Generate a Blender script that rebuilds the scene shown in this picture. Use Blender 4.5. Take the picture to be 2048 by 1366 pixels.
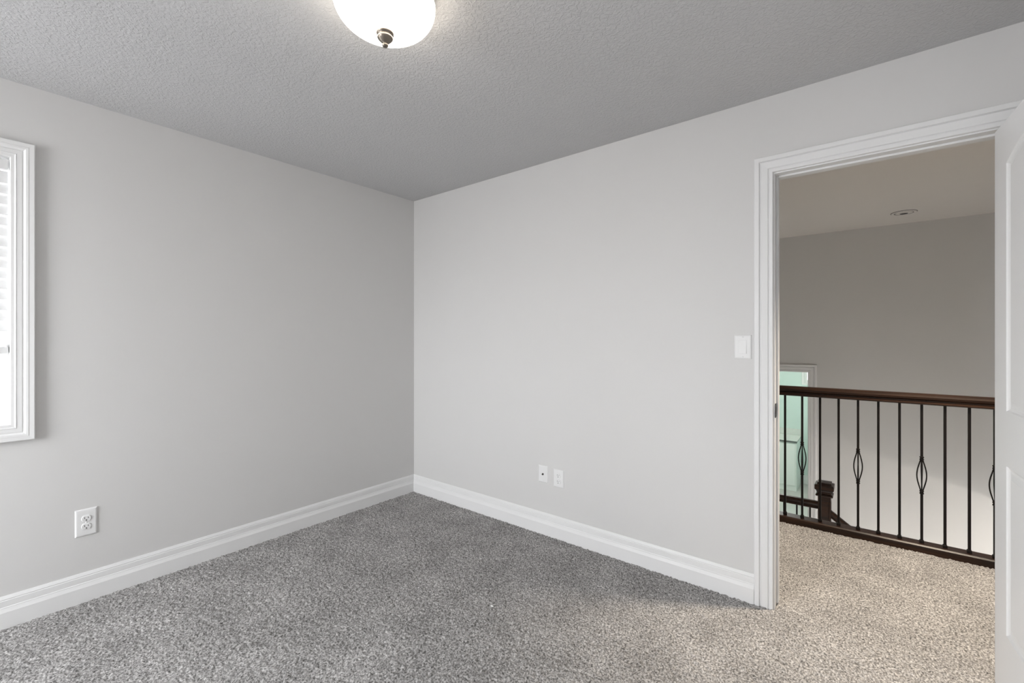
import bpy, bmesh, math, random
import numpy as np
from mathutils import Vector, Matrix

random.seed(7)
for o in list(bpy.data.objects):
    bpy.data.objects.remove(o)
S = bpy.context.scene
COL = S.collection

# ------------------------------------------------------------------ camera
FPX = 897.0
cam = bpy.data.cameras.new('camera')
cam.sensor_width = 36.0
cam.lens = FPX / 2048 * 36
cam.shift_y = -7.0 / 2048
cam.clip_start = 0.02
cam_o = bpy.data.objects.new('camera', cam)
COL.objects.link(cam_o)
cam_o.location = (3.01, -2.44, 1.287)
cam_o.rotation_euler = (math.pi / 2, 0, math.radians(38.64))
S.camera = cam_o

# ------------------------------------------------------------------ exposure, sky
S.view_settings.view_transform = 'Standard'
S.view_settings.look = 'None'
S.view_settings.gamma = 1.0
S.view_settings.exposure = 2.30
S.cycles.max_bounces = 14
S.cycles.diffuse_bounces = 8
S.cycles.transparent_max_bounces = 16
S.cycles.sample_clamp_indirect = 8.0

SKY = 5.0            # overcast daylight
GROUND = 2.7         # bright ground outside
LAMP_DOME = 2.5
HALL_POT = 56.0
LOWER_LAMP = 8.0
FOYER_FILL = 4.0
BATH_FILL = 6.0

w = bpy.data.worlds.new('overcast_sky')
S.world = w
w.use_nodes = True
nt = w.node_tree
nt.nodes.clear()
out = nt.nodes.new('ShaderNodeOutputWorld')
bg = nt.nodes.new('ShaderNodeBackground')
tc = nt.nodes.new('ShaderNodeTexCoord')
sp = nt.nodes.new('ShaderNodeSeparateXYZ')
rp = nt.nodes.new('ShaderNodeValToRGB')
mp = nt.nodes.new('ShaderNodeMapRange')
mp.inputs['From Min'].default_value = -1
mp.inputs['From Max'].default_value = 1
nt.links.new(tc.outputs['Generated'], sp.inputs[0])
nt.links.new(sp.outputs['Z'], mp.inputs['Value'])
nt.links.new(mp.outputs[0], rp.inputs[0])
e = rp.color_ramp.elements
e[0].position = 0.44
g = GROUND / SKY
e[0].color = (g, g, g * 1.01, 1)
e[1].position = 0.54
e[1].color = (0.968, 0.988, 1.012, 1)
nt.links.new(rp.outputs[0], bg.inputs[0])
bg.inputs['Strength'].default_value = SKY
nt.links.new(bg.outputs[0], out.inputs[0])


def area(name, loc, rot, sx, sy, power=0, color=(1, 1, 1), portal=False, spread=math.pi):
    L = bpy.data.lights.new(name, 'AREA')
    L.shape = 'RECTANGLE'
    L.size, L.size_y = sx, sy
    L.energy = power
    L.color = color
    L.spread = spread
    if portal:
        L.cycles.is_portal = True
    o = bpy.data.objects.new(name, L)
    o.location = loc
    o.rotation_euler = rot
    COL.objects.link(o)
    return o


def point(name, loc, power, color, radius=0.05, spot=None, blend=0.5):
    L = bpy.data.lights.new(name, 'SPOT' if spot else 'POINT')
    L.energy = power
    L.color = color
    L.shadow_soft_size = radius
    if spot:
        L.spot_size = math.radians(spot)
        L.spot_blend = blend
    o = bpy.data.objects.new(name, L)
    o.location = loc
    COL.objects.link(o)
    return o


# room measures
H = 2.44
XR = 3.53            # bedroom far side wall beside the door
YB = -4.40           # bedroom wall behind the camera
WT = 0.115           # wall thickness
YF = 3.55            # stairwell far wall
ZL = -1.13           # lower landing floor
ZB = -2.75           # foyer floor
W1 = (-3.12, -2.272, 0.897, 2.098)     # side window opening y0 y1 z0 z1
W4 = (-4.28, -3.30, 0.897, 2.098)      # added side window behind the viewpoint, brightens the doorway wall
W2 = (0.33, 1.36, 0.70, 2.15)          # window behind the camera x0 x1 z0 z1
W3 = (2.19, 2.75, 0.585, 1.10)         # bathroom window x0 x1 z0 z1
YBATH = 6.40

# daylight enters through three windows and one added for its light (portals only guide the sampling of the sky)
area('daylight_portal_side', (-0.14, (W1[0] + W1[1]) / 2, (W1[2] + W1[3]) / 2), (0, -math.pi / 2, 0), W1[3] - W1[2], W1[1] - W1[0], 1, portal=True)
area('daylight_portal_added', (-0.14, (W4[0] + W4[1]) / 2, (W4[2] + W4[3]) / 2), (0, -math.pi / 2, 0), W4[3] - W4[2], W4[1] - W4[0], 1, portal=True)
area('daylight_portal_rear', ((W2[0] + W2[1]) / 2, YB - 0.13, (W2[2] + W2[3]) / 2), (math.pi / 2, 0, 0), W2[1] - W2[0], W2[3] - W2[2], 1, portal=True)
area('daylight_portal_bath', ((W3[0] + W3[1]) / 2, YBATH + 0.13, (W3[2] + W3[3]) / 2), (-math.pi / 2, 0, 0), W3[1] - W3[0], W3[3] - W3[2], 1, portal=True)
# lamps out of view in the rest of the house, then added fill lights
point('hall_downlight_lamp', (3.45, 0.52, 2.40), HALL_POT, (1.0, 0.86, 0.69), 0.12, spot=95, blend=0.6)
point('lower_hall_lamp', (5.1, 2.4, -0.606), LOWER_LAMP, (1.0, 0.93, 0.83), 0.045)
area('stairwell_fill', (3.3, 1.30, -1.45), (math.pi / 2, 0, 0), 1.3, 1.0, 4.5, (1.0, 0.965, 0.92))  # added soft fill for the stairwell wall, no window stands here
area('foyer_fill', (5.5, 2.45, -1.55), (0, math.pi / 2, 0), 1.6, 1.5, FOYER_FILL, (0.93, 0.97, 1.0))  # added fill low in the stairwell, no door stands here
point('bathroom_fill', (1.9, 4.5, 1.15), BATH_FILL, (1.0, 0.97, 0.92), 0.12)  # unseen fill added to brighten the mint room and vanity front

# ------------------------------------------------------------------ materials


def mat(name, col, rough=0.5, metal=0.0, vary=0.03, vscale=6.0, bump=0.0, bscale=80.0, bdist=0.002, spec=0.5, detail=2.0):
    m = bpy.data.materials.new(name)
    m.use_nodes = True
    n = m.node_tree
    b = n.nodes['Principled BSDF']
    b.inputs['Roughness'].default_value = rough
    b.inputs['Metallic'].default_value = metal
    b.inputs['Specular IOR Level'].default_value = spec
    t = n.nodes.new('ShaderNodeTexCoord')
    no = n.nodes.new('ShaderNodeTexNoise')
    no.inputs['Scale'].default_value = vscale
    no.inputs['Detail'].default_value = 3
    n.links.new(t.outputs['Object'], no.inputs['Vector'])
    mx = n.nodes.new('ShaderNodeMix')
    mx.data_type = 'RGBA'
    mx.inputs[6].default_value = tuple(c * (1 - vary) for c in col) + (1,)
    mx.inputs[7].default_value = tuple(min(1, c * (1 + vary)) for c in col) + (1,)
    n.links.new(no.outputs['Fac'], mx.inputs[0])
    n.links.new(mx.outputs[2], b.inputs['Base Color'])
    if bump > 0:
        n2 = n.nodes.new('ShaderNodeTexNoise')
        n2.inputs['Scale'].default_value = bscale
        n2.inputs['Detail'].default_value = detail
        n.links.new(t.outputs['Object'], n2.inputs['Vector'])
        bp = n.nodes.new('ShaderNodeBump')
        bp.inputs['Strength'].default_value = bump
        bp.inputs['Distance'].default_value = bdist
        n.links.new(n2.outputs['Fac'], bp.inputs['Height'])
        n.links.new(bp.outputs[0], b.inputs['Normal'])
    return m


M = {}
M['wall'] = mat('grey_wall_paint', (0.645, 0.640, 0.633), 0.55, vary=0.012, vscale=2.5, bump=0.12, bscale=160, bdist=0.001, spec=0.25)
M['white'] = mat('white_trim_paint', (0.765, 0.765, 0.765), 0.42, vary=0.01, spec=0.3)
M['plastic'] = mat('white_plastic', (0.77, 0.77, 0.77), 0.42, vary=0.005, spec=0.3)
M['slotdark'] = mat('dark_slot', (0.02, 0.02, 0.02), 0.6)
M['mint'] = mat('mint_wall_paint', (0.63, 0.74, 0.705), 0.5, vary=0.012, spec=0.25)
M['tile'] = mat('grey_floor_tile', (0.55, 0.54, 0.52), 0.35, vary=0.06, vscale=3)
M['vanity'] = mat('pale_vanity_paint', (0.80, 0.83, 0.81), 0.4, vary=0.01)
M['counter'] = mat('pale_countertop', (0.70, 0.72, 0.69), 0.25, vary=0.04, vscale=30)
M['counteredge'] = mat('grey_counter_edge', (0.13, 0.14, 0.135), 0.45, vary=0.06, vscale=40)
M['iron'] = mat('black_iron', (0.007, 0.005, 0.0045), 0.5, metal=0.0, vary=0.2, vscale=60, spec=0.2)
M['bronze'] = mat('dark_bronze', (0.10, 0.09, 0.08), 0.35, metal=0.8, vary=0.15, vscale=90)
M['nickel'] = mat('brushed_nickel', (0.24, 0.21, 0.18), 0.36, metal=1.0, vary=0.06, vscale=120)
M['steel'] = mat('steel', (0.55, 0.55, 0.55), 0.3, metal=1.0)
M['lint'] = mat('white_lint', (0.85, 0.85, 0.84), 0.9)
M['blind'] = mat('white_blind', (0.70, 0.70, 0.70), 0.4, vary=0.01)


def wood():
    m = bpy.data.materials.new('dark_stained_wood')
    m.use_nodes = True
    n = m.node_tree
    b = n.nodes['Principled BSDF']
    t = n.nodes.new('ShaderNodeTexCoord')
    mp = n.nodes.new('ShaderNodeMapping')
    mp.inputs['Scale'].default_value = (3, 60, 60)
    no = n.nodes.new('ShaderNodeTexNoise')
    no.inputs['Scale'].default_value = 1.0
    no.inputs['Detail'].default_value = 5
    no.inputs['Distortion'].default_value = 0.6
    n.links.new(t.outputs['Object'], mp.inputs[0])
    n.links.new(mp.outputs[0], no.inputs['Vector'])
    r = n.nodes.new('ShaderNodeValToRGB')
    r.color_ramp.elements[0].position = 0.32
    r.color_ramp.elements[0].color = (0.007, 0.003, 0.0018, 1)
    r.color_ramp.elements[1].position = 0.72
    r.color_ramp.elements[1].color = (0.034, 0.014, 0.006, 1)
    n.links.new(no.outputs['Fac'], r.inputs[0])
    n.links.new(r.outputs[0], b.inputs['Base Color'])
    b.inputs['Roughness'].default_value = 0.34
    b.inputs['Specular IOR Level'].default_value = 0.3
    return m


M['wood'] = wood()


def ceiling_mat():
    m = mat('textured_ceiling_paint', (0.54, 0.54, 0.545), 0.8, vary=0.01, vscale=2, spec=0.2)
    n = m.node_tree
    b = n.nodes['Principled BSDF']
    t = [x for x in n.nodes if x.type == 'TEX_COORD'][0]
    a = n.nodes.new('ShaderNodeTexNoise')
    a.inputs['Scale'].default_value = 75
    a.inputs['Detail'].default_value = 2.5
    a.inputs['Distortion'].default_value = 0.8
    n.links.new(t.outputs['Object'], a.inputs['Vector'])
    r = n.nodes.new('ShaderNodeValToRGB')
    r.color_ramp.elements[0].position = 0.42
    r.color_ramp.elements[1].position = 0.62
    n.links.new(a.outputs['Fac'], r.inputs[0])
    bp = n.nodes.new('ShaderNodeBump')
    bp.inputs['Strength'].default_value = 0.55
    bp.inputs['Distance'].default_value = 0.0025
    n.links.new(r.outputs[0], bp.inputs['Height'])
    n.links.new(bp.outputs[0], b.inputs['Normal'])
    return m


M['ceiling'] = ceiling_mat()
M['hallceiling'] = mat('flat_ceiling_paint', (0.76, 0.73, 0.705), 0.7, vary=0.01, spec=0.2)


def carpet_mat():
    m = bpy.data.materials.new('speckled_grey_carpet')
    m.use_nodes = True
    n = m.node_tree
    b = n.nodes['Principled BSDF']
    b.inputs['Roughness'].default_value = 0.95
    b.inputs['Specular IOR Level'].default_value = 0.1
    t = n.nodes.new('ShaderNodeTexCoord')
    a = n.nodes.new('ShaderNodeTexNoise')           # yarn of several greys, dark gaps between tufts coloured in as well
    a.inputs['Scale'].default_value = 135
    a.inputs['Detail'].default_value = 3
    a.inputs['Roughness'].default_value = 0.65
    n.links.new(t.outputs['Object'], a.inputs['Vector'])
    r = n.nodes.new('ShaderNodeValToRGB')
    r.color_ramp.elements[0].position = 0.34
    r.color_ramp.elements[0].color = (0.085, 0.082, 0.080, 1)
    r.color_ramp.elements[1].position = 0.66
    r.color_ramp.elements[1].color = (0.62, 0.605, 0.595, 1)
    el = r.color_ramp.elements.new(0.5)
    el.color = (0.33, 0.322, 0.316, 1)
    n.links.new(a.outputs['Fac'], r.inputs[0])
    l = n.nodes.new('ShaderNodeTexNoise')           # shading of pile brushed in different directions, put into the colour
    l.inputs['Scale'].default_value = 4.5
    l.inputs['Detail'].default_value = 4
    n.links.new(t.outputs['Object'], l.inputs['Vector'])
    mr = n.nodes.new('ShaderNodeMapRange')
    mr.inputs['From Min'].default_value = 0.3
    mr.inputs['From Max'].default_value = 0.7
    mr.inputs['To Min'].default_value = 0.84
    mr.inputs['To Max'].default_value = 1.12
    n.links.new(l.outputs['Fac'], mr.inputs['Value'])
    mx = n.nodes.new('ShaderNodeMix')
    mx.data_type = 'RGBA'
    mx.blend_type = 'MULTIPLY'
    mx.inputs[0].default_value = 1
    n.links.new(r.outputs[0], mx.inputs[6])
    n.links.new(mr.outputs[0], mx.inputs[7])
    n.links.new(mx.outputs[2], b.inputs['Base Color'])
    return m


M['carpet'] = carpet_mat()


def glass_mat():
    m = bpy.data.materials.new('window_glass')
    m.use_nodes = True
    n = m.node_tree
    n.nodes.clear()
    o = n.nodes.new('ShaderNodeOutputMaterial')
    mix = n.nodes.new('ShaderNodeMixShader')
    tr = n.nodes.new('ShaderNodeBsdfTransparent')
    gl = n.nodes.new('ShaderNodeBsdfGlossy')
    gl.inputs['Roughness'].default_value = 0.02
    fr = n.nodes.new('ShaderNodeFresnel')
    fr.inputs['IOR'].default_value = 1.25
    n.links.new(fr.outputs[0], mix.inputs[0])
    n.links.new(tr.outputs[0], mix.inputs[1])
    n.links.new(gl.outputs[0], mix.inputs[2])
    n.links.new(mix.outputs[0], o.inputs[0])
    return m


M['glass'] = glass_mat()


def dome_mat():
    m = mat('frosted_lit_glass', (0.85, 0.84, 0.82), 0.35, vary=0.005)
    b = m.node_tree.nodes['Principled BSDF']
    b.inputs['Emission Color'].default_value = (1.0, 0.90, 0.77, 1)
    b.inputs['Emission Strength'].default_value = LAMP_DOME
    return m


M['dome'] = dome_mat()

# ------------------------------------------------------------------ helpers


def put(name, bm, m, parent=None, smooth=False, bevel=0.0, seg=2):
    bmesh.ops.recalc_face_normals(bm, faces=bm.faces[:])
    me = bpy.data.meshes.new(name)
    bm.to_mesh(me)
    bm.free()
    me.materials.append(M[m] if isinstance(m, str) else m)
    if smooth:
        for p in me.polygons:
            p.use_smooth = True
    o = bpy.data.objects.new(name, me)
    COL.objects.link(o)
    if parent is not None:
        o.parent = parent
    if bevel > 0:
        md = o.modifiers.new('edge', 'BEVEL')
        md.width = bevel
        md.segments = seg
        md.limit_method = 'ANGLE'
    return o


def empty(name, loc=(0, 0, 0), rz=0.0):
    o = bpy.data.objects.new(name, None)
    o.empty_display_size = 0.1
    o.location = loc
    o.rotation_euler = (0, 0, rz)
    COL.objects.link(o)
    return o


def tag(o, label=None, cat=None, group=None, kind=None):
    if label:
        o['label'] = label
    if cat:
        o['category'] = cat
    if group:
        o['group'] = group
    if kind:
        o['kind'] = kind
    return o


def box(bm, x0, y0, z0, x1, y1, z1):
    v = [bm.verts.new(p) for p in ((x0, y0, z0), (x1, y0, z0), (x1, y1, z0), (x0, y1, z0), (x0, y0, z1), (x1, y0, z1), (x1, y1, z1), (x0, y1, z1))]
    for f in ((3, 2, 1, 0), (4, 5, 6, 7), (0, 1, 5, 4), (1, 2, 6, 5), (2, 3, 7, 6), (3, 0, 4, 7)):
        bm.faces.new([v[i] for i in f])
    return bm


def boxes(*bs):
    bm = bmesh.new()
    for b in bs:
        box(bm, *b)
    return bm


def rings(bm, rs, closed=False, cap=True):
    """skin a list of equally long vertex rings"""
    vs = [[bm.verts.new(p) for p in r] for r in rs]
    n = len(vs[0])
    for i in range(len(vs) - (0 if closed else 1)):
        a, b = vs[i], vs[(i + 1) % len(vs)]
        for j in range(n):
            k = (j + 1) % n
            bm.faces.new((a[j], a[k], b[k], b[j]))
    if cap and not closed:
        bm.faces.new(vs[0][::-1])
        bm.faces.new(vs[-1])
    return bm


def lathe(bm, prof, c=(0, 0, 0), n=48, axis='z'):
    """prof: (radius, height) list; poles where radius is 0"""
    prev = None
    for r, h in prof:
        if r <= 1e-6:
            ring = [bm.verts.new(ax(c, 0, 0, h, axis))]
        else:
            ring = [bm.verts.new(ax(c, r * math.cos(2 * math.pi * k / n), r * math.sin(2 * math.pi * k / n), h, axis)) for k in range(n)]
        if prev is not None:
            if len(prev) == 1 and len(ring) > 1:
                for k in range(n):
                    bm.faces.new((prev[0], ring[k], ring[(k + 1) % n]))
            elif len(ring) == 1 and len(prev) > 1:
                for k in range(n):
                    bm.faces.new((prev[k], ring[0], prev[(k + 1) % n]))
            elif len(ring) > 1:
                for k in range(n):
                    q = (k + 1) % n
                    bm.faces.new((prev[k], prev[q], ring[q], ring[k]))
        prev = ring
    return bm


def ax(c, a, b, h, axis):
    if axis == 'z':
        return (c[0] + a, c[1] + b, c[2] + h)
    if axis == 'y':
        return (c[0] + a, c[1] + h, c[2] + b)
    return (c[0] + h, c[1] + a, c[2] + b)


def tube(bm, pts, r, n=8):
    pts = [Vector(p) for p in pts]
    rs = []
    for i, p in enumerate(pts):
        d = (pts[min(i + 1, len(pts) - 1)] - pts[max(i - 1, 0)]).normalized()
        up = Vector((1, 0, 0)) if abs(d.x) < 0.8 else Vector((0, 1, 0))
        u = d.cross(up).normalized()
        v = d.cross(u).normalized()
        rs.append([tuple(p + (u * math.cos(2 * math.pi * k / n) + v * math.sin(2 * math.pi * k / n)) * r) for k in range(n)])
    return rings(bm, rs)


def frame_sweep(bm, prof, a0, b0, a1, b1, place, open_bottom=False):
    """mitred moulding around the rectangle (a0,b0)-(a1,b1); prof is (outward, projection); place(a,b,projection)->xyz"""
    rs = []
    if open_bottom:
        path = [((a0, b0), (-1, 0)), ((a0, b1), (-1, 1)), ((a1, b1), (1, 1)), ((a1, b0), (1, 0))]
    else:
        path = [((a0, b0), (-1, -1)), ((a0, b1), (-1, 1)), ((a1, b1), (1, 1)), ((a1, b0), (1, -1))]
    for (a, b), (da, db) in path:
        rs.append([place(a + da * u, b + db * u, v) for u, v in prof])
    return rings(bm, rs, closed=not open_bottom)


# ------------------------------------------------------------------ carpet: real tufts where the photo looks
rng = np.random.default_rng(3)


def tuft_grid(x0, x1, y0, y1, step, amp):
    nx, ny = int(round((x1 - x0) / step)) + 1, int(round((y1 - y0) / step)) + 1
    X, Y = np.meshgrid(np.linspace(x0, x1, nx), np.linspace(y0, y1, ny))
    jx = rng.uniform(-.38, .38, X.shape) * step
    jy = rng.uniform(-.38, .38, X.shape) * step
    jx[:, 0] = jx[:, -1] = 0
    jy[0, :] = jy[-1, :] = 0
    Z = (rng.random(X.shape) - 0.6) * amp
    co = np.stack([X + jx, Y + jy, Z], -1).reshape(-1, 3)
    i = np.arange(nx * ny).reshape(ny, nx)
    q = np.stack([i[:-1, :-1], i[:-1, 1:], i[1:, 1:], i[1:, :-1]], -1).reshape(-1, 4)
    return co, q


def tuft_floor():
    """one unbroken pile from the bedroom through the doorway into the hall"""
    c, q = tuft_grid(0.0, 3.9, -2.9, 1.20, 0.0070, 0.0085)
    m = c[q].mean(1)
    bed = (m[:, 1] < 0.004) & (m[:, 0] < XR)
    hall = (m[:, 1] >= 0.004) & (m[:, 0] > 2.3)
    q = q[bed | hall]
    used = np.zeros(len(c), bool)
    used[q.ravel()] = True
    new = np.cumsum(used) - 1
    return c[used], new[q]


parts = [tuft_floor(),
         tuft_grid(0.0, XR, YB, -2.9, 0.06, 0.004),
         tuft_grid(0.9, 2.3, WT, 1.20, 0.06, 0.004),
         tuft_grid(3.9, 5.6, WT, 1.20, 0.06, 0.004)]
cos, qs, off = [], [], 0
for c, q in parts:
    cos.append(c)
    qs.append(q + off)
    off += len(c)
co = np.concatenate(cos).astype(np.float32)
qd = np.concatenate(qs).astype(np.int32)
me = bpy.data.meshes.new('floor')
me.vertices.add(len(co))
me.vertices.foreach_set('co', co.ravel())
me.loops.add(qd.size)
me.loops.foreach_set('vertex_index', qd.ravel())
me.polygons.add(len(qd))
me.polygons.foreach_set('loop_start', np.arange(0, qd.size, 4, dtype=np.int32))
me.polygons.foreach_set('use_smooth', np.ones(len(qd), dtype=bool))
me.update(calc_edges=True)
me.validate()
me.materials.append(M['carpet'])
floor = bpy.data.objects.new('floor', me)
COL.objects.link(floor)
tag(floor, 'speckled grey cut-pile carpet running from the bedroom into the hall', kind='structure')
o = put('slab_underfloor', boxes((-0.15, YB - 0.15, -0.30, 5.72, 1.255, -0.012)), 'wall')
tag(o, 'floor slab under the carpet with its painted edge at the stairwell', kind='structure')

# ------------------------------------------------------------------ walls


def wall(name, *bs, m='wall', label=None):
    return tag(put(name, boxes(*bs), m), label, kind='structure')


T0 = -0.15
wall('wall_left', (T0, YB - 0.15, -0.01, 0, W4[0], H), (T0, W4[1], -0.01, 0, W1[0], H), (T0, W4[0], -0.01, 0, W4[1], W4[2]), (T0, W4[0], W4[3], 0, W4[1], H), (T0, W1[1], -0.01, 0, 0.15, H),
     (T0, W1[0], -0.01, 0, W1[1], W1[2]), (T0, W1[0], W1[3], 0, W1[1], H), label='light grey bedroom wall with the window')
wall('wall_right', (0, 0, -0.01, 2.64, WT, H), (3.435, 0, -0.01, XR + WT, WT, H), (2.64, 0, 2.085, 3.435, WT, H),
     label='light grey bedroom wall with the doorway')
wall('wall_back', (0, YB - 0.15, -0.01, W2[0], YB, H), (W2[1], YB - 0.15, -0.01, XR + WT, YB, H),
     (W2[0], YB - 0.15, -0.01, W2[1], YB, W2[2]), (W2[0], YB - 0.15, W2[3], W2[1], YB, H), label='bedroom wall behind the viewpoint')
wall('wall_side', (XR, YB, -0.01, XR + WT, 0, H), label='bedroom wall behind the open door')
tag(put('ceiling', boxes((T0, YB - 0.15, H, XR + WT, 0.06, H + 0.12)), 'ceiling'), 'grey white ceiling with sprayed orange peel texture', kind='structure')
tag(put('ceiling_hall', boxes((0.8, 0.06, H, 5.72, YF + WT, H + 0.12)), 'hallceiling'), 'smooth taupe-looking hall ceiling over the stairwell', kind='structure')
# hall and stairwell shell
wall('wall_hall_end', (0.8, WT, -0.01, 0.9, 1.255, H), (0.8, 1.255, ZB, 0.9, YF + WT, H))
wall('wall_hall_far_end', (5.6, WT, -0.01, 5.72, 1.255, H), (5.6, 1.255, ZB, 5.72, YF + WT, -0.30))
wall('wall_stair_side', (4.2, 1.255, -0.30, 4.32, YF, H))
wall('wall_hall_side', (4.32, 1.255, -0.18, 5.72, 1.37, H))
tag(put('ceiling_lower_hall', boxes((4.32, 1.255, -0.30, 5.6, YF, -0.18)), 'hallceiling'), kind='structure')
wall('wall_hall_near', (XR + WT, 0, -0.01, 5.72, WT, H))
wall('wall_under_hall', (0.8, 1.14, ZB, 5.72, 1.255, -0.30))
DX0, DX1, DZ1 = 1.72, 2.475, 0.915       # bathroom doorway in the far wall
wall('wall_far', (0.8, YF, ZB, DX0, YF + WT, H), (DX1, YF, ZB, 5.72, YF + WT, H), (DX0, YF, DZ1, DX1, YF + WT, H), (DX0, YF, ZB, DX1, YF + WT, ZL),
     label='tall grey stairwell wall beyond the railing')
tag(put('floor_foyer', boxes((0.8, 1.14, ZB - 0.1, 5.72, YF + WT, ZB)), 'tile'), kind='structure')
tag(put('floor_landing', boxes((0.9, 2.36, ZL - 0.25, 2.73, YF, ZL)), 'tile'), 'tiled lower landing in front of the mint bathroom', kind='structure')
# bathroom
wall('wall_bath_back', (0.9, YBATH, ZL - 0.1, W3[0], YBATH + 0.15, 1.31), (W3[1], YBATH, ZL - 0.1, 3.0, YBATH + 0.15, 1.31),
     (W3[0], YBATH, ZL - 0.1, W3[1], YBATH + 0.15, W3[2]), (W3[0], YBATH, W3[3], W3[1], YBATH + 0.15, 1.31), m='mint', label='mint green bathroom wall with a small window')
wall('wall_bath_left', (0.8, YF + WT, ZL - 0.1, 0.9, YBATH + 0.15, 1.31), m='mint')
wall('wall_bath_right', (3.0, YF + WT, ZL - 0.1, 3.1, YBATH + 0.15, 1.31), m='mint')
wall('wall_bath_front', (0.9, YF + WT, ZL, DX0, YF + WT + 0.01, 1.31), (DX1, YF + WT, ZL, 3.0, YF + WT + 0.01, 1.31), (DX0, YF + WT, DZ1, DX1, YF + WT + 0.01, 1.31), m='mint')
tag(put('ceiling_bath', boxes((0.8, YF + WT, 1.31, 3.1, YBATH + 0.15, 1.41)), 'hallceiling'), kind='structure')
tag(put('floor_bath', boxes((0.9, YF, ZL - 0.1, 3.0, YBATH, ZL)), 'tile'), 'grey tiled bathroom floor', kind='structure')

# stairs going down from the landing
bm = bmesh.new()
nst = 9
rise = (ZL - ZB) / (nst + 0)
for k in range(nst - 1):
    x0 = 2.73 + k * 0.215
    box(bm, x0, 2.40, ZB, x0 + 0.215, YF, ZL - rise * (k + 1))
tag(put('floor_stairs', bm, 'carpet'), 'carpeted stairs going down from the landing', kind='structure')

# ------------------------------------------------------------------ baseboards
BB = [(0, 0.139), (0.004, 0.139), (0.0095, 0.1255), (0.0085, 0.1225), (0.0105, 0.1195), (0.0105, 0.0935), (0.0125, 0.0905), (0.0125, 0.0875), (0.0185, 0.0705), (0.0185, -0.004), (0, -0.004)]


def base_run(name, pts, parent=None, label=None):
    """pts: list of functions d -> (x, y) giving the run's ring positions"""
    bm = bmesh.new()
    rings(bm, [[(*f(d), z) for d, z in BB] for f in pts])
    return tag(put(name, bm, 'white', parent), label, kind='structure')


base_run('baseboard_left', [lambda d: (d, -d), lambda d: (d, YB + d)], label='stepped white baseboard under the window wall')
base_run('baseboard_right', [lambda d: (d, -d), lambda d: (2.5692, -d)], label='stepped white baseboard between the corner and the door casing')
base_run('baseboard_back', [lambda d: (d, YB + d), lambda d: (XR - d, YB + d)])
base_run('baseboard_side', [lambda d: (XR - d, YB + d), lambda d: (XR - d, -0.02)])
bm = bmesh.new()
rings(bm, [[(x, YBATH - d, ZL + z + 0.004) for d, z in BB] for x in (2.115, 3.0)])
tag(put('baseboard_bath', bm, 'white'), 'white baseboard under the mint wall', kind='structure')

# ------------------------------------------------------------------ door opening: jamb, stop, casing
CAS = [(0, 0), (0, 0.010), (0.002, 0.0125), (0.0145, 0.0130), (0.0165, 0.0080), (0.0185, 0.0080), (0.0215, 0.0140), (0.048, 0.0160), (0.0500, 0.0095), (0.0540, 0.0095), (0.0580, 0.0185), (0.076, 0.0185), (0.079, 0.0155), (0.079, 0)]
JX0, JX1, JZ = 2.655, 3.418, 2.066
bm = bmesh.new()
box(bm, JX0 - 0.015, 0.0005, -0.003, JX0, WT - 0.0005, JZ)
box(bm, JX1, 0.0005, -0.003, JX1 + 0.015, WT - 0.0005, JZ)
box(bm, JX0 - 0.015, 0.0005, JZ, JX1 + 0.015, WT - 0.0005, JZ + 0.017)
jamb = tag(put('trim_1', bm, 'white', bevel=0.0008), 'white painted jamb lining the bedroom doorway', kind='structure')
bm = bmesh.new()
box(bm, JX0, 0.040, 0.012, JX0 + 0.0095, 0.074, JZ)
box(bm, JX1 - 0.0095, 0.040, 0.012, JX1, 0.074, JZ)
box(bm, JX0 + 0.0095, 0.040, JZ - 0.0095, JX1 - 0.0095, 0.074, JZ)
put('door_stop', bm, 'white', jamb, bevel=0.002)
# strike plate with its curled lip on the latch jamb
bm = bmesh.new()
pr = [(-0.006, 0.0045), (-0.0055, 0.0030), (-0.003, 0.0018), (0.002, 0.0014), (0.034, 0.0014), (0.034, 0.0), (0.002, 0.0), (-0.003, 0.0006), (-0.006, 0.0022)]
rs = []
for z, s in ((0.908, 0.55), (0.914, 0.95), (0.92, 1), (0.962, 1), (0.968, 0.95), (0.974, 0.55)):
    rs.append([(JX0 + dx, 0.008 + (yy if yy > 0 else yy * s * 1.5), z) for yy, dx in pr])
rings(bm, rs)
sp_o = put('strike_plate', bm, 'bronze', jamb)
sp_o['label'] = 'dark bronze strike plate'
bm = boxes((JX0 + 0.0012, 0.018, 0.925, JX0 + 0.0018, 0.032, 0.957))
put('latch_hole', bm, 'slotdark', sp_o)
bm = bmesh.new()
frame_sweep(bm, CAS, JX0 - 0.006, -0.003, JX1 + 0.006, JZ + 0.006, lambda a, b, v: (a, -v, b), True)
tag(put('trim_2', bm, 'white'), 'white stepped casing around the bedroom doorway', kind='structure')
bm = bmesh.new()
frame_sweep(bm, CAS, JX0 - 0.006, -0.003, JX1 + 0.006, JZ + 0.006, lambda a, b, v: (a, WT + v, b), True)
tag(put('trim_3', bm, 'white'), 'white casing on the hall side of the bedroom doorway', kind='structure')
# bathroom doorway
bm = bmesh.new()
frame_sweep(bm, CAS, DX0 + 0.008, ZL, DX1 - 0.008, DZ1 - 0.008, lambda a, b, v: (a, YF - v, b), True)
tag(put('trim_4', bm, 'white'), 'white casing around the doorway to the mint bathroom', kind='structure')
bm = boxes((DX0, YF, ZL, DX0 + 0.014, YF + WT + 0.01, DZ1), (DX1 - 0.014, YF, ZL, DX1, YF + WT + 0.01, DZ1), (DX0 + 0.014, YF, DZ1 - 0.014, DX1 - 0.014, YF + WT + 0.01, DZ1))
tag(put('trim_5', bm, 'white'), 'white jamb of the doorway to the mint bathroom', kind='structure')

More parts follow.
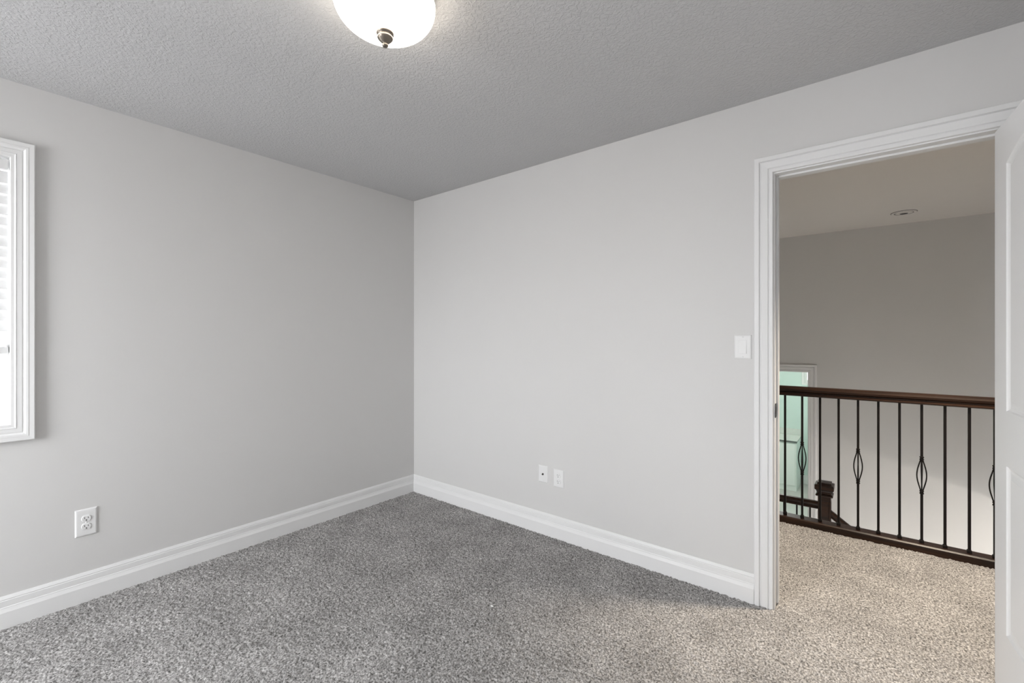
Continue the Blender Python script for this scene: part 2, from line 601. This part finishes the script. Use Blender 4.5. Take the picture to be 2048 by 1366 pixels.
# ------------------------------------------------------------------ open bedroom door, two moulded panels, arched top panel
DW, DT, DZ0, DZT = 0.755, 0.035, 0.007, 2.052
door = empty('door_1', (3.372 + 0.0349, -0.010 + 0.0027, 0), 0)
# local: s along the leaf away from the hinge (+x local), n out of the visible face (+y local)
ang = math.atan2(-0.997, 0.0758)
door.rotation_euler = (0, 0, ang)
tag(door, 'white moulded two-panel door standing open into the room', kind='structure')
ST = 0.122


def panel_outline(s0, s1, z0, z1, arch, n=20):
    pts = [(s0, z0), (s1, z0), (s1, z1)]
    if arch > 0:
        for k in range(1, n):
            u = k / n
            pts.append((s1 + (s0 - s1) * u, z1 + arch * math.sin(math.pi * u) ** 0.9))
    pts.append((s0, z1))
    return pts


def inset(pts, d):
    """move a counter-clockwise outline inwards by d"""
    res = []
    n = len(pts)
    for i in range(n):
        p, a, b = Vector(pts[i]), Vector(pts[i - 1]), Vector(pts[(i + 1) % n])
        e1, e2 = (p - a).normalized(), (b - p).normalized()
        n1, n2 = Vector((-e1.y, e1.x)), Vector((-e2.y, e2.x))
        mm = (n1 + n2)
        mm = mm / max(0.3, mm.dot(n1))
        res.append(tuple(p + mm * d))
    return res


PANELS = [panel_outline(ST, DW - ST, 0.244, 0.838, 0), panel_outline(ST, DW - ST, 1.030, 1.900, 0.055)]


def door_face(bm, side):
    yv = 0.0 if side > 0 else -DT
    sg = 1 if side > 0 else -1

    def V(p, dep=0.0):
        return bm.verts.new((p[0], yv - sg * dep, p[1]))
    outer = [(0, DZ0), (DW, DZ0), (DW, DZT), (0, DZT)]
    # flat field with two holes, via triangle fill
    edges = []
    loops = []
    for pts in [outer] + PANELS:
        vs = [V(p) for p in pts]
        loops.append(vs)
        for i in range(len(vs)):
            edges.append(bm.edges.new((vs[i], vs[(i + 1) % len(vs)])))
    bmesh.ops.triangle_fill(bm, use_beauty=True, use_dissolve=False, edges=edges)
    for pts, vs in zip(PANELS, loops[1:]):
        prof = [(0.004, 0.0045), (0.011, 0.0075), (0.020, 0.0080), (0.032, 0.0050), (0.040, 0.0022)]
        prev = vs
        for d, dep in prof:
            cur = [V(p, dep) for p in inset(pts, d)]
            for i in range(len(cur)):
                k = (i + 1) % len(cur)
                bm.faces.new((prev[i], prev[k], cur[k], cur[i]))
            prev = cur
        bm.faces.new(prev)
    return loops[0]


bm = bmesh.new()
a = door_face(bm, 1)
b = door_face(bm, -1)
for i in range(4):
    k = (i + 1) % 4
    bm.faces.new((a[i], a[k], b[k], b[i]))
leaf = put('door_leaf', bm, 'white', door)
for sgn in (1, -1):
    bm = bmesh.new()
    y0 = 0 if sgn > 0 else -DT
    lathe(bm, [(0.0, 0), (0.032, 0), (0.032, 0.004), (0.026, 0.008), (0.011, 0.010), (0.010, 0.034), (0.022, 0.040), (0.027, 0.050), (0.024, 0.060), (0.012, 0.066), (0, 0.067)], (0, 0, 0), 32, 'y')
    for v in bm.verts:
        v.co.y = y0 + sgn * v.co.y
        v.co.x += DW - 0.065
        v.co.z += 0.94
    put('door_handle', bm, 'nickel', door, smooth=True)
for z in (0.22, 1.03, 1.86):
    bm = bmesh.new()
    lathe(bm, [(0, -0.046), (0.006, -0.044), (0.006, 0.044), (0, 0.046)], (-0.004, 0.007, z), 16)
    put('hinge', bm, 'bronze', door, smooth=True)

# ------------------------------------------------------------------ windows
WC = [(0, 0), (0, 0.0105), (0.003, 0.0125), (0.013, 0.0130), (0.018, 0.0165), (0.021, 0.0150), (0.036, 0.0155), (0.040, 0.0130), (0.043, 0.0165), (0.048, 0.0215), (0.056, 0.0225), (0.058, 0.0215), (0.074, 0.0225), (0.077, 0.020), (0.077, 0)]


def window(name, a0, b0, a1, b1, place, label, wallt=0.15, casing=True):
    """place(a, b, n): n > 0 into the room"""
    root = empty(name, place((a0 + a1) / 2, b0, 0))
    root.location = (0, 0, 0)
    tag(root, label, kind='structure')
    if casing:
        bm = bmesh.new()
        frame_sweep(bm, WC, a0 + 0.004, b0 + 0.004, a1 - 0.004, b1 - 0.004, place)
        put('casing', bm, 'white', root)

    def ring(w0, w1, n0, n1, nm, m='white', bevel=0.0015):
        prof = [(-w0, n0), (-w1, n0), (-w1, n1), (-w0, n1)]
        bm = bmesh.new()
        frame_sweep(bm, prof, a0, b0, a1, b1, place)
        return put(nm, bm, m, root, bevel=bevel)
    ring(0.0, 0.004, -wallt, 0.0, 'reveal')
    ring(0.004, 0.012, -0.125, -0.055, 'frame')
    ring(0.012, 0.018, -0.115, -0.075, 'sash')
    bm = bmesh.new()
    rings(bm, [[place(a0 + 0.016, b0 + 0.016, -0.095 + q), place(a1 - 0.016, b0 + 0.016, -0.095 + q), place(a1 - 0.016, b1 - 0.016, -0.095 + q), place(a0 + 0.016, b1 - 0.016, -0.095 + q)] for q in (-0.002, 0.002)])
    put('pane', bm, 'glass', root)
    return root


window('window_1', W1[0], W1[2], W1[1], W1[3], lambda a, b, n: (n, a, b), 'white cased bedroom window with a lowered blind')
window('window_added', W4[0], W4[2], W4[1], W4[3], lambda a, b, n: (n, a, b), 'added bedroom window on the same wall, behind the viewpoint, put in for its light')
window('window_2', W2[0], W2[2], W2[1], W2[3], lambda a, b, n: (a, YB + n, b), 'bedroom window behind the viewpoint')
window('window_3', W3[0], W3[2], W3[1], W3[3], lambda a, b, n: (a, YBATH - n, b), 'small white bathroom window in the mint wall')

# venetian blind in window_1
blind = empty('window_blind', (-0.028, (W1[0] + W1[1]) / 2, 0))
tag(blind, 'white slatted blind drawn most of the way down inside the white window casing', 'blind')
hw = (W1[1] - W1[0]) / 2 - 0.0075
bm = boxes((-0.022, -hw, 2.040, 0.026, hw, 2.085))
put('head_rail', bm, 'blind', blind, bevel=0.003)


def slat_mesh():
    bm = bmesh.new()
    top, bot = [], []
    t = math.radians(78)
    for k in range(7):
        u = (k / 6 - 0.5) * 0.057
        cv = 0.0030 * (1 - (2 * k / 6 - 1) ** 2)
        x, z = u * math.cos(t) + cv * math.sin(t), -u * math.sin(t) + cv * math.cos(t)
        top.append((x, z))
        bot.append((x - 0.0026 * math.sin(t), z - 0.0026 * math.cos(t)))
    sec = top + bot[::-1]
    rings(bm, [[(x, y, z) for x, z in sec] for y in (-hw, hw)])
    return bm


zs = [2.010 - 0.0475 * k for k in range(16)]
first = put('slat', slat_mesh(), 'blind', blind)
first.location = (0, 0, zs[0])
for z in zs[1:]:
    c = first.copy()
    COL.objects.link(c)
    c.parent = blind
    c.location = (0, 0, z)
for k in range(3):
    bm = boxes((-0.025, -hw, 1.250 + k * 0.0045, 0.025, hw, 1.2528 + k * 0.0045))
    put('slat', bm, 'blind', blind)
bm = boxes((-0.026, -hw, 1.216, 0.026, hw, 1.248))
put('bottom_rail', bm, 'blind', blind, bevel=0.003)
for yy in (-hw + 0.12, hw - 0.12):
    bm = bmesh.new()
    for sx in (-0.024, 0.024):
        tube(bm, [(sx, yy, 1.245), (sx, yy, 2.045)], 0.0009, 6)
    put('ladder_cord', bm, 'blind', blind)

# ------------------------------------------------------------------ ceiling light
LX, LY = 1.753, -1.541
lamp = empty('ceiling_light', (LX, LY, H))
tag(lamp, 'round flush ceiling light with frosted white glass bowl and nickel finial', 'ceiling light')
bm = bmesh.new()
lathe(bm, [(0, 0), (0.150, 0), (0.152, -0.008), (0.160, -0.026), (0.160, -0.038), (0.158, -0.041), (0.155, -0.038), (0, -0.036)], n=64)
put('canopy_pan', bm, 'nickel', lamp, smooth=False)
bm = bmesh.new()
R, D = 0.164, 0.098
prof = [(R - 0.004, -0.040)]
for k in range(0, 29):
    t = math.pi / 2 * k / 28
    ex = 2 / 2.15
    prof.append((R * math.cos(t) ** ex, -0.044 - D * math.sin(t) ** ex))
prof[-1] = (0, -0.044 - D)
lathe(bm, prof, n=72)
put('glass_bowl', bm, 'dome', lamp, smooth=True)
zb = -0.044 - D
bm = bmesh.new()
lathe(bm, [(0, 0.002), (0.0285, 0.002), (0.0290, -0.004), (0.0265, -0.009), (0.0225, -0.012), (0.0225, -0.016), (0.0255, -0.0185), (0.0255, -0.0235), (0.0225, -0.029), (0.0165, -0.037), (0.0085, -0.0435), (0.0065, -0.0455), (0.0085, -0.0475), (0.0103, -0.051), (0.0103, -0.055), (0.0080, -0.0595), (0.003, -0.0618), (0, -0.062)], (0, 0, 0), 40)
for v in bm.verts:
    v.co.z = zb + v.co.z * 0.77
put('finial', bm, 'nickel', lamp, smooth=True)

# recessed downlight trim in the hall ceiling


def downlight(x, y, label):
    r = empty('recessed_downlight', (x, y, H))
    tag(r, label, 'downlight', 'recessed downlights in the hall ceiling')
    bm = bmesh.new()
    lathe(bm, [(0.066, 0.0), (0.092, 0.0), (0.092, -0.004), (0.086, -0.007), (0.070, -0.0065), (0.066, -0.003)], n=48)
    # close the ring
    put('trim_ring', bm, 'hallceiling', r, smooth=True)
    bm = bmesh.new()
    lathe(bm, [(0.0655, -0.0005), (0.063, -0.0005), (0.061, -0.006), (0.050, -0.0105), (0.034, -0.0125), (0.031, -0.0105), (0, -0.0100)], n=48)
    eb = put('eyeball', bm, 'hallceiling', r, smooth=True)
    bm = bmesh.new()
    lathe(bm, [(0, -0.0101), (0.029, -0.0104), (0.029, -0.0120), (0, -0.0118)], n=32)
    put('lens', bm, 'slotdark', eb)  # flat dark disc, colour stands in for a shaded recess
    bm = bmesh.new()
    lathe(bm, [(0.0660, -0.0060), (0.0700, -0.0066), (0.0700, -0.0072), (0.0660, -0.0066)], n=48)
    lathe(bm, [(0.0921, -0.0004), (0.0950, -0.0004), (0.0945, -0.0030), (0.0921, -0.0030)], n=48)
    put('shade_ring', bm, 'slotdark', eb)  # dark rings coloured in as shadow lines around the trim ring
    return r


downlight(3.249, 3.027, 'round white recessed downlight in the ceiling above the stairwell')

# ------------------------------------------------------------------ wall plates


def plate_bm(w, h, d=0.006, rim=0.0065):
    """bevelled cover plate standing on local y = 0, projecting to -y"""
    bm = bmesh.new()
    prof = [(0, 0), (0, 0.0022), (rim * 0.4, d * 0.8), (rim, d)]
    rs = [[(-w / 2 + i, -t, -h / 2 + i), (w / 2 - i, -t, -h / 2 + i), (w / 2 - i, -t, h / 2 - i), (-w / 2 + i, -t, h / 2 - i)] for i, t in prof]
    return rings(bm, rs)


def screw(parent, z, d):
    bm = bmesh.new()
    lathe(bm, [(0.0034, 0), (0.0032, -0.0010), (0.0018, -0.0014), (0, -0.0014)], (0, -d, z), 16, 'y')
    put('screw', bm, 'steel' if False else 'plastic', parent, smooth=True)


def outlet(loc, rz, w, h, label, cat_group):
    r = empty('wall_outlet', loc, rz)
    tag(r, label, 'outlet', cat_group)
    put('cover_plate', plate_bm(w, h), 'plastic', r)
    for s in (1, -1):
        bm = bmesh.new()
        pts = []
        for k in range(40):                      # round face with flat top and bottom
            t = 2 * math.pi * k / 40
            pts.append((0.0172 * math.cos(t), max(-0.0142, min(0.0142, 0.0172 * math.sin(t)))))
        zc = s * 0.0195
        rings(bm, [[(x * q, -y, zc + z * q) for x, z in pts] for q, y in ((1.07, 0.0055), (1.05, 0.0066), (1.0, 0.0068), (1.0, 0.0084), (0.95, 0.0090))])
        f = put('receptacle', bm, 'plastic', r)
        for sx, hh in ((-0.0064, 0.0042), (0.0064, 0.0034)):
            put('slot', boxes((sx - 0.0011, -0.0094, zc + 0.0035 - hh, sx + 0.0011, -0.0088, zc + 0.0035 + hh)), 'slotdark', f)
        bm = bmesh.new()
        lathe(bm, [(0.0027, 0), (0.0027, -0.0005), (0, -0.0005)], (0, -0.0089, zc - 0.0078), 16, 'y')
        put('ground_hole', bm, 'slotdark', f)
    screw(r, 0, 0.0062)
    return r


outlet((0, -2.0255, 0.3835), math.pi / 2, 0.080, 0.131, 'white double outlet low on the wall below and beside the window', 'double outlets above the baseboards')
outlet((1.445, 0, 0.384), 0, 0.077, 0.113, 'white double outlet beside the small cable plate', 'double outlets above the baseboards')

r = empty('cable_plate', (1.325, 0, 0.391))
tag(r, 'small white cable jack plate beside the double outlet, nearer the room corner', 'cable plate')
put('cover_plate', plate_bm(0.073, 0.110), 'plastic', r)
screw(r, 0.041, 0.006)
screw(r, -0.041, 0.006)
bm = bmesh.new()
lathe(bm, [(0.0068, 0), (0.0068, -0.003), (0.0046, -0.003), (0.0046, -0.009), (0.0032, -0.009), (0.0032, -0.006), (0, -0.006)], (0, -0.006, 0), 6, 'y')
put('jack', bm, 'bronze', r)['label'] = 'dark threaded metal jack'

r = empty('light_switch', (2.518, 0, 1.243))
tag(r, 'white rocker light switch on the wall beside the doorway', 'light switch')
put('cover_plate', plate_bm(0.077, 0.119), 'plastic', r)
screw(r, 0.0485, 0.006)
screw(r, -0.0485, 0.006)
bm = bmesh.new()
rings(bm, [[(x, -(0.0055 + (0.0008 if z > 0 else 0.0055) * q), z) for x, z in ((-0.0165, -0.033), (0.0165, -0.033), (0.0165, 0.033), (-0.0165, 0.033))] for q in (0, 1)])
put('rocker', bm, 'plastic', r, bevel=0.0008)
bm = boxes((-0.0175, -0.0063, -0.0342, 0.0175, -0.0058, 0.0342))
put('rocker_frame', bm, 'blind', r)

# ------------------------------------------------------------------ upper railing
YR = 1.235
rail = empty('guard_railing', (0, YR, 0))
tag(rail, 'long dark wood guard railing with black iron balusters along the hall edge', 'railing', None)
RX0, RX1 = 1.90, 4.20
HR = [(-0.020, 0.885), (0.020, 0.885), (0.026, 0.890), (0.026, 0.897), (0.018, 0.903), (0.018, 0.910), (0.029, 0.918), (0.031, 0.930), (0.027, 0.941), (0.016, 0.949), (0, 0.952)]
HR = HR + [(-y, z) for y, z in HR[::-1][1:-2]]
HR = [p for i, p in enumerate(HR) if p not in HR[:i]]
bm = bmesh.new()
rings(bm, [[(x, y, z) for y, z in HR] for x in (RX0, RX1)])
put('handrail', bm, 'wood', rail)
SH = [(-0.046, -0.004), (0.046, -0.004), (0.046, 0.034), (0.042, 0.045), (-0.036, 0.045), (-0.044, 0.038), (-0.046, 0.028)]
bm = bmesh.new()
rings(bm, [[(x, y, z) for y, z in SH] for x in (RX0, RX1)])
put('base_rail', bm, 'wood', rail)
BW = 0.0064


def sq(h, z):
    return [(-h, -h, z), (h, -h, z), (h, h, z), (-h, h, z)]


def baluster_bm(basket):
    bm = bmesh.new()
    if not basket:
        return rings(bm, [sq(BW, 0.044), sq(BW, 0.888)])
    return rings(bm, [sq(BW, 0.044), sq(BW, 0.354), sq(0.002, 0.362), sq(0.002, 0.548), sq(BW, 0.556), sq(BW, 0.888)])


def basket_bm():
    bm = bmesh.new()
    for k in range(4):
        pts = []
        for i in range(19):
            u = i / 18
            rr = 0.0035 + 0.0185 * (math.sin(math.pi * u) ** 1.25)
            th = k * math.pi / 2 - 0.12 + u * 0.24
            pts.append((rr * math.cos(th), rr * math.sin(th), 0.352 + u * 0.206))
        tube(bm, pts, 0.0033, 8)
    return bm


def knuckle_bm(z):
    bm = bmesh.new()
    lathe(bm, [(0, -0.011), (0.0085, -0.011), (0.0115, -0.0075), (0.0085, -0.002), (0.0085, 0.002), (0.0115, 0.0075), (0.0085, 0.011), (0, 0.011)], (0, 0, z), 16)
    return bm


def shoe_bm():
    bm = bmesh.new()
    rs = []
    for h, z in ((0.0105, 0.0445), (0.0105, 0.058), (0.0085, 0.063), (0.0066, 0.064)):
        rs.append([(-h, -h, z), (h, -h, z), (h, h, z), (-h, h, z)])
    return rings(bm, rs)


plain = None
fancy = None
for k in range(-5, 17):
    x = 2.539 + 0.1019 * k
    if x < RX0 + 0.03 or x > RX1 - 0.03:
        continue
    if k % 3 == 1:
        if fancy is None:
            fancy = put('baluster', baluster_bm(True), 'iron', rail)
            fk = [put('basket', basket_bm(), 'iron', fancy, smooth=True), put('collar', knuckle_bm(0.352), 'iron', fancy, smooth=True), put('collar', knuckle_bm(0.558), 'iron', fancy, smooth=True), put('baluster_shoe', shoe_bm(), 'iron', fancy)]
            b, kids = fancy, []
            fancy['label'] = 'iron baluster with an open twisted basket'
        else:
            b, kids = fancy.copy(), fk
            COL.objects.link(b)
            b.parent = rail
    else:
        if plain is None:
            plain = put('baluster', baluster_bm(False), 'iron', rail)
            pk = [put('baluster_shoe', shoe_bm(), 'iron', plain)]
            b, kids = plain, []
        else:
            b, kids = plain.copy(), pk
            COL.objects.link(b)
            b.parent = rail
    b.location = (x, 0, 0)
    for c in kids:
        d = c.copy()
        COL.objects.link(d)
        d.parent = b

# ------------------------------------------------------------------ newel post, lower railing and stair rail
YN = 2.43
NX = 2.69
newel = empty('newel_post', (NX, YN, ZL))
tag(newel, 'square dark wood newel post with a stepped cap at the lower landing', 'newel post')


s = 0.047
bm = bmesh.new()
rings(bm, [sq(s, 0), sq(s, 1.02)])
# recessed panel on each face
for f in [f for f in bm.faces if abs(f.normal.z) < 0.1 or True]:
    pass
bm.normal_update()
for f in list(bm.faces):
    if abs(f.normal.z) < 0.5:
        r_ = bmesh.ops.inset_region(bm, faces=[f], thickness=0.018, depth=0.0)
        r2 = bmesh.ops.inset_region(bm, faces=[f], thickness=0.004, depth=-0.006)
for v in bm.verts:                      # keep the panels away from both ends
    if abs(v.co.z - 0.018) < 0.03 and v.co.z > 0.001:
        v.co.z += 0.12
    if abs(v.co.z - 1.0) < 0.035 and v.co.z < 1.019:
        v.co.z -= 0.035
put('post', bm, 'wood', newel)
bm = bmesh.new()
rings(bm, [sq(0.048, 1.012), sq(0.060, 1.014), sq(0.064, 1.022), sq(0.062, 1.030), sq(0.052, 1.036), sq(0.052, 1.050), sq(0.058, 1.056), sq(0.060, 1.066), sq(0.068, 1.074), sq(0.070, 1.078), sq(0.070, 1.112), sq(0.066, 1.116), sq(0.052, 1.118), sq(0.050, 1.134), sq(0.002, 1.140)])
put('cap', bm, 'wood', newel)

low = empty('guard_railing', (0, YN, ZL))
tag(low, 'short lower railing that meets the newel post on the landing below', 'railing', None)
bm = bmesh.new()
rings(bm, [[(x, y, z) for y, z in HR] for x in (0.95, NX - s)])
put('handrail', bm, 'wood', low)
bm = bmesh.new()
rings(bm, [[(x, y, z + 0.004) for y, z in SH] for x in (0.95, NX - s)])
put('base_rail', bm, 'wood', low)
for k in range(1, 11):
    c = plain.copy()
    COL.objects.link(c)
    c.parent = low
    c.location = (NX - s - 0.062 - 0.1019 * (k - 1), 0, 0)

st = empty('stair_railing', (NX + s, YN, -0.29))
tag(st, 'sloping dark wood stair rail running down behind the newel post', 'stair railing')
sl = -0.754
bm = bmesh.new()
L = 1.35
rings(bm, [[(x, y, z - 0.952 + 0.052 + x * sl) for y, z in HR] for x in (0, L)])
put('handrail', bm, 'wood', st)
for k in range(1, 11):
    x = 0.115 * k
    bm = bmesh.new()
    zt = x * sl - 0.012
    step = int(x // 0.215)
    zbot = (ZL - rise * (step + 1)) + 0.29
    box(bm, x - BW, -0.02 - BW + 0.02, zbot, x + BW, BW, zt)
    put('baluster', bm, 'iron', st)

# ------------------------------------------------------------------ bathroom vanity
van = empty('bathroom_vanity', (1.50, 5.84, ZL))
tag(van, 'pale vanity cabinet with grey counter edge in the mint bathroom', 'vanity')
bm = boxes((-0.55, 0.02, 0.0, 0.60, 0.555, 0.765))
put('cabinet', bm, 'vanity', van, bevel=0.002)
bm = boxes((-0.53, 0.005, 0.09, 0.02, 0.0195, 0.745))
put('door', bm, 'vanity', van, bevel=0.003)
bm = boxes((0.03, 0.005, 0.09, 0.585, 0.0195, 0.745))
put('door', bm, 'vanity', van, bevel=0.003)
bm = boxes((-0.56, 0.004, 0.766, 0.61, 0.559, 0.795))
put('countertop', bm, 'counter', van, bevel=0.003)
bm = boxes((-0.56, -0.002, 0.764, 0.61, 0.0035, 0.793))
put('counter_edge', bm, 'counteredge', van)
bm = boxes((-0.56, 0.543, 0.7955, 0.61, 0.559, 0.895))
put('backsplash', bm, 'counter', van, bevel=0.002)

# ------------------------------------------------------------------ a scrap of lint on the carpet
bm = bmesh.new()
bmesh.ops.create_icosphere(bm, subdivisions=2, radius=0.006)
for v in bm.verts:
    v.co = Vector((v.co.x * 1.3 + random.uniform(-.001, .001), v.co.y * 0.8, v.co.z * 0.45 + random.uniform(-.0006, .0006)))
o = put('lint_scrap', bm, 'lint', smooth=True)
o.location = (1.596, -0.825, 0.006)
tag(o, 'tiny white scrap of lint lying on the grey carpet', 'lint')
